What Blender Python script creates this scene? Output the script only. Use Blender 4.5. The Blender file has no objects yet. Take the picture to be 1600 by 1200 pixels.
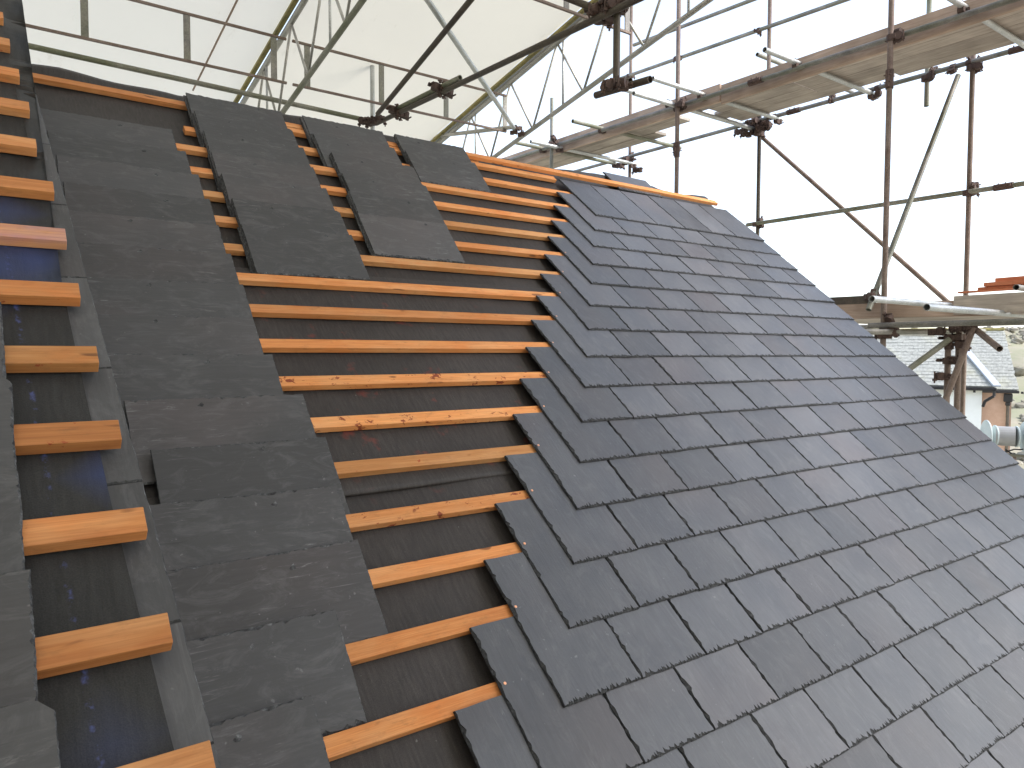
import bpy, bmesh, math, random
from mathutils import Matrix, Vector, noise
R = math.radians
rnd = random.Random(7)
scn = bpy.context.scene
col = scn.collection

# ------------------------------------------------------------------ camera, sky, sun, exposure
CAM = Vector((-0.605887, -2.98981, -0.313268))
RC = Matrix(((0.8078655, 0.0236931, -0.5888905), (-0.5893601, 0.0372599, -0.8070107), (0.0028214, 0.9990247, 0.0440648)))
FPX = 1138.27
cam = bpy.data.cameras.new('camera'); cam_o = bpy.data.objects.new('camera', cam); col.objects.link(cam_o)
cam.sensor_width = 36; cam.lens = 36 * FPX / 1600; cam.clip_start = 0.05; cam.clip_end = 2000
cam_o.matrix_world = Matrix.Translation(CAM) @ RC.to_4x4()
scn.camera = cam_o

SUN_EL, SUN_AZ = R(44), R(150)          # azimuth measured from +Y towards +X
w = bpy.data.worlds.new('World'); scn.world = w; w.use_nodes = True
nt = w.node_tree; bg = nt.nodes['Background']
sky = nt.nodes.new('ShaderNodeTexSky'); sky.sky_type = 'NISHITA'; sky.sun_disc = False
sky.sun_elevation = SUN_EL; sky.sun_rotation = SUN_AZ; sky.altitude = 100; sky.air_density = 1.0; sky.dust_density = 1.2; sky.ozone_density = 1.0
hs = nt.nodes.new('ShaderNodeHueSaturation'); hs.inputs['Saturation'].default_value = 0.6
nt.links.new(sky.outputs[0], hs.inputs['Color']); nt.links.new(hs.outputs[0], bg.inputs['Color'])
bg.inputs['Strength'].default_value = 0.15
sl = bpy.data.lights.new('sun', 'SUN'); sl.energy = 1.5; sl.angle = R(25); sl.color = (1, 0.96, 0.9)
so = bpy.data.objects.new('sun', sl); col.objects.link(so)
sd = Vector((math.sin(SUN_AZ) * math.cos(SUN_EL), math.cos(SUN_AZ) * math.cos(SUN_EL), math.sin(SUN_EL)))
so.rotation_euler = sd.to_track_quat('Z', 'Y').to_euler()
scn.view_settings.view_transform = 'Standard'; scn.view_settings.look = 'None'
scn.view_settings.gamma = 1; scn.view_settings.use_curve_mapping = False
scn.view_settings.exposure = 1.6

# ------------------------------------------------------------------ helpers
PIT = 0.7115454
RF = Matrix.Rotation(PIT, 4, 'X')                     # roof frame (along battens, up the slope, normal) -> world
def rp(u, v, w_=0.0): return RF @ Vector((u, v, w_))
WM = {}
def put(name, mesh, parent=None, M=None, mat=None):
    o = bpy.data.objects.new(name, mesh); col.objects.link(o)
    M = M or Matrix.Identity(4)
    WM[o.name] = M
    if parent is not None:
        o.parent = parent; o.matrix_basis = WM[parent.name].inverted() @ M
    else: o.matrix_basis = M
    if mat is not None and mesh is not None:
        mesh.materials.clear(); mesh.materials.append(mat)
    return o
def tag(o, label=None, cat=None, group=None, kind=None):
    if label: o['label'] = label
    if cat: o['category'] = cat
    if group: o['group'] = group
    if kind: o['kind'] = kind
    return o
def mesh_of(name, bm, mats=(), smooth=False):
    bm.normal_update()
    me = bpy.data.meshes.new(name); bm.to_mesh(me); bm.free()
    for m in mats: me.materials.append(m)
    if smooth:
        for p in me.polygons: p.use_smooth = True
    return me
def pydata(name, vs, fs, mats=()):
    me = bpy.data.meshes.new(name); me.from_pydata(vs, [], fs)
    for m in mats: me.materials.append(m)
    me.update(); return me
def add_box(bm, lo, hi, M=None, bev=0.0):
    M = M or Matrix.Identity(4)
    c = [(lo[i] + hi[i]) / 2 for i in range(3)]; s = [hi[i] - lo[i] for i in range(3)]
    r = bmesh.ops.create_cube(bm, size=1, matrix=M @ Matrix.Translation(c) @ Matrix.Diagonal((*s, 1)))
    if bev:
        es = list({e for v in r['verts'] for e in v.link_edges})
        bmesh.ops.bevel(bm, geom=es, offset=bev, segments=1, affect='EDGES')
def frame_z(a, b):
    """matrix whose z axis runs from a to b, origin at a"""
    a, b = Vector(a), Vector(b)
    q = (b - a).to_track_quat('Z', 'Y')
    return Matrix.Translation(a) @ q.to_matrix().to_4x4()
def add_tube(bm, a, b, r=0.02415, n=14, hollow=True, wall=0.004):
    M = frame_z(a, b); L = (Vector(b) - Vector(a)).length
    ring = lambda rr, z: [bm.verts.new(M @ Vector((rr * math.cos(2*math.pi*i/n), rr * math.sin(2*math.pi*i/n), z))) for i in range(n)]
    o0, o1 = ring(r, 0), ring(r, L)
    if hollow:
        d = min(0.12, L * 0.3)
        i0, i1, d0, d1 = ring(r - wall, 0), ring(r - wall, L), ring(r - wall, d), ring(r - wall, L - d)
    for i in range(n):
        j = (i + 1) % n
        bm.faces.new((o0[i], o0[j], o1[j], o1[i]))
        if hollow:
            bm.faces.new((o0[j], o0[i], i0[i], i0[j])); bm.faces.new((i0[j], i0[i], d0[i], d0[j]))
            bm.faces.new((o1[i], o1[j], i1[j], i1[i])); bm.faces.new((i1[i], i1[j], d1[j], d1[i]))
    if hollow: bm.faces.new(d0[::-1]); bm.faces.new(d1)
    else: bm.faces.new(o0[::-1]); bm.faces.new(o1)
def hit(x, y, n, d):
    """point where the sight line of photo pixel (x, y) meets the plane n.p = d"""
    r = RC @ Vector(((x - 800) / FPX, -(y - 600) / FPX, -1)); n = Vector(n)
    return CAM + r * ((d - n.dot(CAM)) / n.dot(r))
def hx(x, y, X): return hit(x, y, (1, 0, 0), X)
def hy(x, y, Y): return hit(x, y, (0, 1, 0), Y)
def hz(x, y, z): return CAM + (RC @ Vector(((x - 800) / FPX, -(y - 600) / FPX, -1))) * z

# ------------------------------------------------------------------ materials
class N:
    def __init__(s, name):
        s.m = bpy.data.materials.new(name); s.m.use_nodes = True; s.t = s.m.node_tree
        s.b = s.t.nodes['Principled BSDF']
        s.tc = s.t.nodes.new('ShaderNodeTexCoord'); s.oi = s.t.nodes.new('ShaderNodeObjectInfo')
    def coord(s, scale=(1, 1, 1), rand=0.0, world=False, rot=(0, 0, 0)):
        mp = s.t.nodes.new('ShaderNodeMapping'); mp.inputs['Scale'].default_value = scale; mp.inputs['Rotation'].default_value = rot
        if world:
            g = s.t.nodes.new('ShaderNodeNewGeometry'); s.t.links.new(g.outputs['Position'], mp.inputs[0])
        else: s.t.links.new(s.tc.outputs['Object'], mp.inputs[0])
        if rand:
            mu = s.t.nodes.new('ShaderNodeVectorMath'); mu.operation = 'MULTIPLY_ADD'
            s.t.links.new(s.oi.outputs['Random'], mu.inputs[0]); mu.inputs[1].default_value = (rand, rand * 1.7, rand * .6)
            s.t.links.new(mp.outputs[0], mu.inputs[2]); return mu.outputs[0]
        return mp.outputs[0]
    def noise(s, v, scale, detail=4, rough=.6, dist=0.0):
        n = s.t.nodes.new('ShaderNodeTexNoise'); n.inputs['Scale'].default_value = scale; n.inputs['Detail'].default_value = detail
        n.inputs['Roughness'].default_value = rough; n.inputs['Distortion'].default_value = dist
        s.t.links.new(v, n.inputs['Vector']); return n.outputs['Fac']
    def ramp(s, f, *stops):
        r = s.t.nodes.new('ShaderNodeValToRGB'); e = r.color_ramp.elements
        while len(e) < len(stops): e.new(0.5)
        for k, (p, c) in enumerate(stops):
            e[k].position = p; e[k].color = (c, c, c, 1) if isinstance(c, (int, float)) else (*c, 1)
        s.t.links.new(f, r.inputs[0]); return r.outputs[0]
    def mix(s, f, a, b, mode='MIX'):
        m = s.t.nodes.new('ShaderNodeMix'); m.data_type = 'RGBA'; m.blend_type = mode
        for k, v in ((0, f), (6, a), (7, b)):
            if isinstance(v, (int, float)): m.inputs[k].default_value = v
            elif isinstance(v, tuple): m.inputs[k].default_value = (*v, 1)
            else: s.t.links.new(v, m.inputs[k])
        return m.outputs[2]
    def math(s, op, a, b=0.0):
        m = s.t.nodes.new('ShaderNodeMath'); m.operation = op
        for k, v in ((0, a), (1, b)):
            if isinstance(v, (int, float)): m.inputs[k].default_value = v
            else: s.t.links.new(v, m.inputs[k])
        return m.outputs[0]
    def sep(s, v):
        n = s.t.nodes.new('ShaderNodeSeparateXYZ'); s.t.links.new(v, n.inputs[0]); return n.outputs
    def bump(s, h, strength=.3, dist=.002):
        b = s.t.nodes.new('ShaderNodeBump'); b.inputs['Strength'].default_value = strength; b.inputs['Distance'].default_value = dist
        s.t.links.new(h, b.inputs['Height']); s.t.links.new(b.outputs[0], s.b.inputs['Normal'])
    def set(s, color=None, rough=None, metal=None, spec=None):
        for k, v in (('Base Color', color), ('Roughness', rough), ('Metallic', metal), ('Specular IOR Level', spec)):
            if v is None: continue
            if isinstance(v, tuple): s.b.inputs[k].default_value = (*v, 1)
            elif isinstance(v, (int, float)): s.b.inputs[k].default_value = v
            else: s.t.links.new(v, s.b.inputs[k])
        return s.m

def mat_slate(name, c0, c1, rub=0.5, rubcol=(.24, .245, .25), rough=.42, scr=.62, acov=.5, dust=.15, dark=.45):
    n = N(name)
    v = n.coord((1, 1, 1), 37.0)
    big = n.noise(v, 5, 3, .6)
    base = n.mix(n.ramp(big, (.3, 0), (.7, 1)), c0, c1)
    tint = n.noise(n.coord((.8, .8, .8), 91.0), 1.6, 2)
    base = n.mix(n.math('MULTIPLY', n.ramp(tint, (.5, 0), (.72, 1)), .35), base, (.085, .066, .066))
    val = n.ramp(n.oi.outputs['Random'], (0, .74), (.35, .98), (.7, 1.08), (1, 1.32))
    base = n.mix(1.0, base, val, 'MULTIPLY')
    gr = n.noise(n.coord((60, 3.5, 20), 23.0), 2.2, 5, .7)           # grain along the length of the slate
    base = n.mix(1.0, base, n.ramp(gr, (.3, .88), (.7, 1.1)), 'MULTIPLY')
    st = n.noise(n.coord((26, 2.2, 9), 51.0), 3.0, 6, .75, .9)       # pale rubbed streaks
    area = n.noise(n.coord((3, 3, 3), 17.0), 1.3, 3, .6)
    am = n.ramp(area, (acov, 0), (acov + .18, 1))
    mask = n.math('MULTIPLY', n.ramp(st, (scr, 0), (scr + .11, 1)), am)
    base = n.mix(n.math('MULTIPLY', mask, rub), base, rubcol)
    cl = n.noise(n.coord((7, 3, 5), 33.0), 2.0, 6, .75, 1.5)          # soft dusty clouds
    base = n.mix(n.math('MULTIPLY', n.ramp(cl, (.50, 0), (.72, 1)), dust), base, rubcol)
    dk = n.noise(n.coord((34, 1.6, 9), 67.0), 2.4, 3, .6, .5)         # dark cleavage lines
    base = n.mix(n.math('MULTIPLY', n.ramp(dk, (.70, 0), (.74, 1)), dark), base, (.018, .018, .020))
    sp = n.noise(n.coord((1, 1, 1), 71.0), 55, 2, .5)
    base = n.mix(n.math('MULTIPLY', n.ramp(sp, (.72, 0), (.78, 1)), .35), base, rubcol)
    fine = n.noise(v, 140, 3, .6)
    h = n.math('ADD', n.math('MULTIPLY', gr, .5), n.math('ADD', n.math('MULTIPLY', fine, .3), n.math('MULTIPLY', big, 1.6)))
    n.bump(h, .5, .003)
    return n.set(base, n.ramp(big, (.2, rough - .06), (.8, rough + .1)), 0, .5)
M_SLATE = mat_slate('laid_slate', (.052, .055, .065), (.074, .077, .088), .6, scr=.6, acov=.54)
M_LOOSE = mat_slate('loose_slate', (.036, .0355, .038), (.048, .0475, .050), .7, (.22, .22, .225), .5, .565, .50, .2, .5)
M_UC = mat_slate('undercloak_slate', (.046, .046, .049), (.060, .060, .064), .5, (.22, .22, .23), .55, .57, .5, .2, .3)
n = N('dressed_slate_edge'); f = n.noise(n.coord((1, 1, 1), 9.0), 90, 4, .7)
n.bump(f, .8, .004); M_EDGE = n.set(n.ramp(f, (.35, (.018, .018, .020)), (.6, (.04, .042, .046)), (.75, (.10, .105, .115))), .75, 0, .3)  # rough chipped edge, with part of its shade put into the dark colour

n = N('pale_chipped_slate_edge'); f = n.noise(n.coord((1, 1, 1), 9.0), 60, 4, .7)
n.bump(f, .8, .004); M_EDGEL = n.set(n.ramp(f, (.35, (.022, .022, .024)), (.55, (.07, .072, .075)), (.7, (.17, .175, .18))), .8, 0, .3)

def mat_batten(name, c0, c1, stain=None, amount=0.0, chalk=False):
    n = N(name)
    v = n.coord((1.3, 26, 26), 61.0)
    g = n.noise(v, 2.4, 5, .6, 1.2)
    base = n.mix(n.ramp(g, (.3, 0), (.7, 1)), c0, c1)
    bl = n.noise(n.coord((1, 3, 3), 43.0), 3.2, 3, .6)
    base = n.mix(n.math('MULTIPLY', n.ramp(bl, (.45, 0), (.75, 1)), .55), base, (.62, .36, .17))
    bl2 = n.noise(n.coord((1, 2, 2), 83.0), 4.5, 3, .6)
    base = n.mix(n.math('MULTIPLY', n.ramp(bl2, (.56, 0), (.72, 1)), .6), base, (.55, .17, .04))
    kn = n.noise(n.coord((9, 22, 22), 13.0), 1.3, 1, .3)
    base = n.mix(n.math('MULTIPLY', n.ramp(kn, (.74, 0), (.79, 1)), .75), base, (.12, .045, .02))
    base = n.mix(1.0, base, n.ramp(n.oi.outputs['Random'], (0, .78), (.5, 1.0), (1, 1.12)), 'MULTIPLY')
    if stain:
        s = n.noise(n.coord((11, 16, 16), 5.0), 1.7, 5, .7, .4)
        base = n.mix(n.math('MULTIPLY', n.ramp(s, (amount, 0), (amount + .03, 1)), .85), base, stain)
    if chalk:
        s = n.noise(n.coord((3, 9, 9), 5.0), 1.2, 3, .6)
        base = n.mix(n.math('MULTIPLY', n.ramp(s, (.36, 0), (.64, 1)), .55), base, (.13, .11, .33))
    fg = n.noise(n.coord((5, 190, 190), 31.0), 2.0, 3, .6)
    base = n.mix(1.0, base, n.ramp(fg, (.3, .86), (.7, 1.1)), 'MULTIPLY')
    dt = n.noise(n.coord((6, 14, 14), 19.0), 3.0, 5, .75)
    base = n.mix(n.math('MULTIPLY', n.ramp(dt, (.54, 0), (.72, 1)), .38), base, (.16, .085, .04))
    n.bump(n.math('ADD', g, n.math('MULTIPLY', fg, .5)), .3, .0015)
    return n.set(base, .68, 0, .25)
M_BAT = mat_batten('orange_treated_pine', (.50, .175, .052), (.64, .27, .09))
M_BAT_RED = mat_batten('orange_treated_pine_with_red_splashes', (.52, .19, .058), (.66, .29, .10), (.15, .012, .008), .59)
M_BAT_BR = mat_batten('brown_weathered_pine', (.42, .17, .055), (.54, .26, .095), (.30, .05, .02), .66)
M_BAT_L = mat_batten('dull_orange_pine', (.38, .14, .045), (.52, .22, .075), (.26, .05, .02), .66)
M_BAT_CH = mat_batten('pine_with_blue_chalk', (.46, .22, .12), (.6, .3, .14), None, 0, True)

def mat_membrane(name, c0, c1, chalk=None, red=False):
    n = N(name)
    v = n.coord((1, 1, 1), 3.0)
    b = n.noise(v, 1.8, 4, .65)
    base = n.mix(n.ramp(b, (.32, 0), (.7, 1)), c0, c1)
    h = n.noise(n.coord((30, 4, 1), 0, rot=(0, 0, R(24))), 3.2, 4, .6)
    base = n.mix(1.0, base, n.ramp(h, (.3, .75), (.7, 1.35)), 'MULTIPLY')
    f = n.noise(v, 420, 2, .6)
    base = n.mix(1.0, base, n.ramp(f, (.3, .7), (.7, 1.4)), 'MULTIPLY')
    sp = n.noise(v, 60, 2, .5)
    base = n.mix(n.math('MULTIPLY', n.ramp(sp, (.76, 0), (.8, 1)), .5), base, (.2, .2, .19))
    x = n.sep(n.tc.outputs['Object'])
    if red:
        s = n.noise(v, 11, 3, .6)
        wx = n.math('SUBTRACT', 1.0, n.math('MINIMUM', 1.0, n.math('ABSOLUTE', n.math('DIVIDE', n.math('SUBTRACT', x[0], .75), .7))))
        wy = n.math('SUBTRACT', 1.0, n.math('MINIMUM', 1.0, n.math('ABSOLUTE', n.math('DIVIDE', n.math('ADD', x[1], .55), .7))))
        k = n.math('MULTIPLY', n.ramp(s, (.62, 0), (.74, 1)), n.math('MULTIPLY', n.math('MINIMUM', 1, n.math('MULTIPLY', n.math('MULTIPLY', wx, wy), 4)), .6))
        base = n.mix(k, base, (.16, .030, .02))
    if chalk:
        s = n.noise(v, 6, 4, .6)
        tot = None
        for (cx, cy, rad, amt) in ((-.52, -.90, .10, .9), (-.58, -.93, .12, .9), (-.55, -.71, .06, .7), (-.44, -1.53, .05, .7), (-.48, -2.0, .06, .35)):
            d = n.math('ADD', n.math('ABSOLUTE', n.math('SUBTRACT', x[0], cx)), n.math('ABSOLUTE', n.math('SUBTRACT', x[1], cy)))
            k = n.math('MULTIPLY', n.math('MAXIMUM', 0.0, n.math('SUBTRACT', 1.0, n.math('DIVIDE', d, rad * 1.6))), amt)
            tot = k if tot is None else n.math('MAXIMUM', tot, k)
        base = n.mix(n.math('MINIMUM', 1.0, n.math('MULTIPLY', n.math('MULTIPLY', tot, s), 1.7)), base, chalk)
        # snapped blue chalk line running up the slope
        dx = n.math('ABSOLUTE', n.math('ADD', n.math('ADD', x[0], .505), n.math('MULTIPLY', n.math('ADD', x[1], 1.8), .055)))
        br = n.noise(n.coord((1, 1, 1), 1.0), 45, 3, .7)
        ln = n.math('MULTIPLY', n.ramp(n.math('MULTIPLY', dx, 10), (.015, 1), (.06, 0)), n.ramp(br, (.52, 0), (.66, 1)))
        base = n.mix(n.math('MULTIPLY', ln, .55), base, (.08, .10, .30))
    n.bump(n.math('ADD', h, n.math('MULTIPLY', f, .5)), .5, .002)
    return n.set(base, .6, 0, .35)
M_MEM = mat_membrane('grey_roofing_membrane', (.021, .018, .017), (.036, .031, .029), None, True)
M_MEML = mat_membrane('dark_membrane_with_blue_chalk', (.010, .010, .010), (.024, .024, .024), (.022, .036, .11))

def mat_metal(name, c0, c1, green=0.0, rough=.45, metal=.5):
    n = N(name)
    v = n.coord((1, 1, 1), 7.0, world=False)
    b = n.noise(v, 6, 4, .65)
    base = n.mix(n.ramp(b, (.35, 0), (.65, 1)), c0, c1)
    if green:
        g = n.noise(v, 2.1, 3, .6)
        base = n.mix(n.math('MULTIPLY', n.ramp(g, (.42, 0), (.6, 1)), green), base, (.12, .135, .06))
    f = n.noise(v, 90, 3, .6)
    base = n.mix(1.0, base, n.ramp(f, (.3, .8), (.7, 1.2)), 'MULTIPLY')
    n.bump(f, .2, .001)
    return n.set(base, n.ramp(b, (.3, rough), (.7, rough + .2)), metal, .5)
M_GALV = mat_metal('pale_galvanised_tube', (.42, .43, .43), (.58, .58, .57), .15, .38, .6)
M_TUBE = mat_metal('weathered_tube', (.16, .15, .14), (.30, .28, .25), .35)
M_TUBEB = mat_metal('brown_weathered_tube', (.15, .10, .08), (.26, .20, .17), .1, .6, .3)
M_DARK = mat_metal('dark_tube', (.055, .042, .036), (.11, .085, .07), .15, .5, .4)
M_GREEN = mat_metal('algae_green_tube', (.22, .21, .17), (.32, .31, .26), .6, .6, .3)
M_ALU = mat_metal('dull_aluminium', (.34, .33, .31), (.52, .5, .47), .25, .42, .6)
M_RUST = mat_metal('rusty_coupler', (.06, .038, .032), (.13, .085, .07), 0, .7, .3)
M_TRACK = mat_metal('mossy_sheet_track', (.20, .17, .06), (.42, .34, .12), .35, .6, .1)

def mat_board(name, c0, c1):
    n = N(name); v = n.coord((14, .9, 14), 29.0); g = n.noise(v, 3, 5, .65, .8)
    base = n.mix(n.ramp(g, (.3, 0), (.7, 1)), c0, c1)
    b = n.noise(n.coord((1, 1, 1), 11.0), 2.2, 3)
    base = n.mix(1.0, base, n.ramp(b, (.3, .75), (.7, 1.2)), 'MULTIPLY')
    base = n.mix(1.0, base, n.ramp(n.oi.outputs['Random'], (0, .75), (1, 1.15)), 'MULTIPLY')
    n.bump(g, .3, .002); return n.set(base, .8, 0, .2)
M_BOARD = mat_board('weathered_scaffold_board', (.34, .29, .25), (.54, .47, .40))
M_TOE = mat_board('brown_toe_board', (.34, .24, .18), (.50, .38, .30))
M_REDW = mat_board('red_treated_timber', (.50, .16, .08), (.62, .23, .12))

def mat_plain(name, c0, c1, scale=4, rough=.8, bump=.2, metal=0, world=False):
    n = N(name); f = n.noise(n.coord((1, 1, 1), 0, world=world), scale, 5, .65)
    n.bump(f, bump, .01); return n.set(n.mix(n.ramp(f, (.3, 0), (.7, 1)), c0, c1), rough, metal, .3)
M_WALL = mat_plain('white_painted_render', (.82, .82, .77), (.88, .88, .84), 3)
M_RENDER = mat_plain('grey_render', (.30, .29, .27), (.40, .38, .36), 6)
M_ORANGE = mat_plain('orange_render', (.38, .24, .17), (.46, .31, .23), 5)
M_BLACK = mat_plain('black_plastic', (.02, .02, .02), (.035, .03, .03), 8, .4, .05)
M_LEAD = mat_plain('lead_flashing', (.34, .37, .42), (.44, .47, .52), 5, .45)
M_GROUND = mat_plain('bare_ground', (.36, .33, .28), (.28, .28, .20), .4, .95, .3)
M_HILL = mat_plain('hillside_scrub', (.36, .31, .25), (.22, .24, .14), .35, 1, .6)
M_GREY = mat_plain('grey_painted_steel', (.30, .30, .30), (.38, .38, .38), 5, .5)
M_PALE = mat_plain('pale_blue_grey_plastic', (.46, .54, .54), (.60, .66, .66), 6, .4)
M_COPPER = mat_plain('copper_nail', (.80, .36, .20), (.9, .5, .3), 20, .35, .1, .8)

def mat_sheet(name, c, amount=.5, warm=(.45, .40, .25)):
    n = N(name); v = n.coord((1, 1, 1), 5.0)
    f = n.noise(v, 1.1, 4, .6); d = n.noise(n.coord((2.5, .8, 1), 9.0), 2.5, 5, .75)
    base = n.mix(n.ramp(f, (.3, 0), (.75, .12)), c, tuple(x * .82 for x in c))
    base = n.mix(n.math('MULTIPLY', n.ramp(d, (.62, 0), (.8, 1)), .28), base, warm)
    t = n.t; nd = t.nodes
    df = nd.new('ShaderNodeBsdfDiffuse'); tr = nd.new('ShaderNodeBsdfTranslucent'); mx = nd.new('ShaderNodeMixShader')
    mx.inputs[0].default_value = amount
    t.links.new(base, df.inputs[0]); t.links.new(base, tr.inputs[0]); t.links.new(df.outputs[0], mx.inputs[1]); t.links.new(tr.outputs[0], mx.inputs[2])
    bp = nd.new('ShaderNodeBump'); bp.inputs['Strength'].default_value = .25; bp.inputs['Distance'].default_value = .05
    t.links.new(f, bp.inputs['Height']); t.links.new(bp.outputs[0], df.inputs['Normal']); t.links.new(bp.outputs[0], tr.inputs['Normal'])
    t.links.new(mx.outputs[0], nd['Material Output'].inputs[0]); nd.remove(n.b); return n.m
M_SH_W = mat_sheet('white_translucent_sheeting', (.93, .90, .81), .25)
M_SH_C = mat_sheet('cream_translucent_sheeting', (.86, .815, .70), .30)

# ------------------------------------------------------------------ ground and land
gm = pydata('ground', [(-400, -400, -6.2), (600, -400, -6.2), (600, 600, -6.2), (-400, 600, -6.2)], [(0, 1, 2, 3)], [M_GROUND])
tag(put('ground', gm), kind='structure')

# ------------------------------------------------------------------ main roof
house = tag(put('house_roof', None, M=Matrix.Translation((0, 0, 0))), 'unfinished pitched roof part covered in blue-grey slates over orange battens', 'roof', None, 'thing')
VTOP, VBOT, UL, UR = 1.66, -3.75, -.62, 4.60
SAG = -.027
def membrane_bm(u0, u1, v0, v1, w0, du, dv, seed, edge=None):
    bm = bmesh.new(); nu, nv = int((u1 - u0) / du), int((v1 - v0) / dv); g = []
    for j in range(nv + 1):
        row = []
        for i in range(nu + 1):
            u = u0 + (u1 - u0) * i / nu; v = v0 + (v1 - v0) * j / nv
            if edge and i == nu: u = edge(v)
            h = noise.noise(Vector((u * 2.2, v * 5 + seed, seed))) * .006 + noise.noise(Vector((u * 9, v * 3, seed))) * .0025
            # slack between the battens, pulled tight under them
            ph = ((v + .025) / .205) % 1.0
            h = w0 + min(0.0, h - .003 - .004 * math.sin(math.pi * ph))
            row.append(bm.verts.new((u, v, h)))
        g.append(row)
    for j in range(nv):
        for i in range(nu): bm.faces.new((g[j][i], g[j][i+1], g[j+1][i+1], g[j+1][i]))
    return bm, g
bm, g = membrane_bm(UL, UR, VBOT, 1.56, SAG, .06, .034, 3.1)
# the sheet rolls over the ridge with a slack, rumpled top edge
top = g[-1]; prev = top; nT = len(top)
prof = [(.05, .010), (.085, .006), (.105, -.03), (.11, -.09), (.10, -.16)]
for (dv, dw) in prof:
    row = []
    for v_ in top:
        u = v_.co.x
        k = .022 * noise.noise(Vector((u * 1.3, 5.2, 1))) + .012 * noise.noise(Vector((u * 5.5, 2.2, 9))) + .012 * max(0, noise.noise(Vector((u * 2.6, 8.8, 4))))
        row.append(bm.verts.new((u, 1.56 + dv * (1 + k * 8), SAG + dw + k)))
    for i in range(nT - 1): bm.faces.new((prev[i], prev[i+1], row[i+1], row[i]))
    prev = row
put('membrane', mesh_of('membrane', bm, [M_MEM], True), house, RF)
# lap of the next membrane course: a low step running along the roof
def lap(v, seed, u0=-.3, u1=4.5):
    bm = bmesh.new(); a = []; n_ = 90
    for i in range(n_ + 1):
        u = u0 + (u1 - u0) * i / n_; e = .012 * noise.noise(Vector((u * 1.8, seed, 0))) + .016 * max(0, math.sin(u * 4.2 + seed) )
        a.append([bm.verts.new((u, v + .03, SAG + .0015)), bm.verts.new((u, v - .02 + e * .3, SAG + .006 + max(0, e) * .3)), bm.verts.new((u, v - .04 + e, SAG + .0045 + max(0, e) * .45)), bm.verts.new((u, v - .041 + e, SAG - .004))])
    for i in range(n_):
        for j in range(3): bm.faces.new((a[i][j+1], a[i+1][j+1], a[i+1][j], a[i][j]))
    put('membrane_lap', mesh_of('membrane_lap', bm, [M_MEM], True), house, RF)
lap(-1.10, 2.0); lap(-.02 + .06, 7.0)

def batten_mesh(L, mat, W=.05, T=.025):
    bm = bmesh.new(); add_box(bm, (0, -W, -T), (L, 0, 0), bev=.0011)
    return mesh_of('batten', bm, [mat])
BAT = {}
def batten(u0, u1, v, w_=0.0, mat=None, par=None, rot=0.0):
    L = round(u1 - u0, 3); mat = mat or M_BAT
    key = (L, mat.name)
    if key not in BAT: BAT[key] = batten_mesh(L, mat)
    return put('batten', BAT[key], par or house, RF @ Matrix.Translation((u0, v, w_)) @ Matrix.Rotation(rot, 4, 'Z'))
for k in range(-17, 8):
    v = .205 * k
    u0, u1 = -.19, 4.57
    if k == 7: u0, u1 = .78, 2.73
    if k == 6: u0 = .235
    if k == 5: u0 = .16
    m = M_BAT_RED if k in (-3, -4, -6) else (M_BAT_BR if k in (3, -5, 1) else M_BAT)
    batten(u0, u1, v + rnd.uniform(-.003, .003), rnd.uniform(-.001, .001), m, rot=rnd.uniform(-.0006, .0006))
batten(-.38, .30, 1.512, .001); batten(.31, 2.1, 1.50, 0.0, M_BAT)
batten(2.0, 4.545, 1.50, .030, M_BAT, rot=-.004)          # laid over the heads of the top slates

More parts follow.
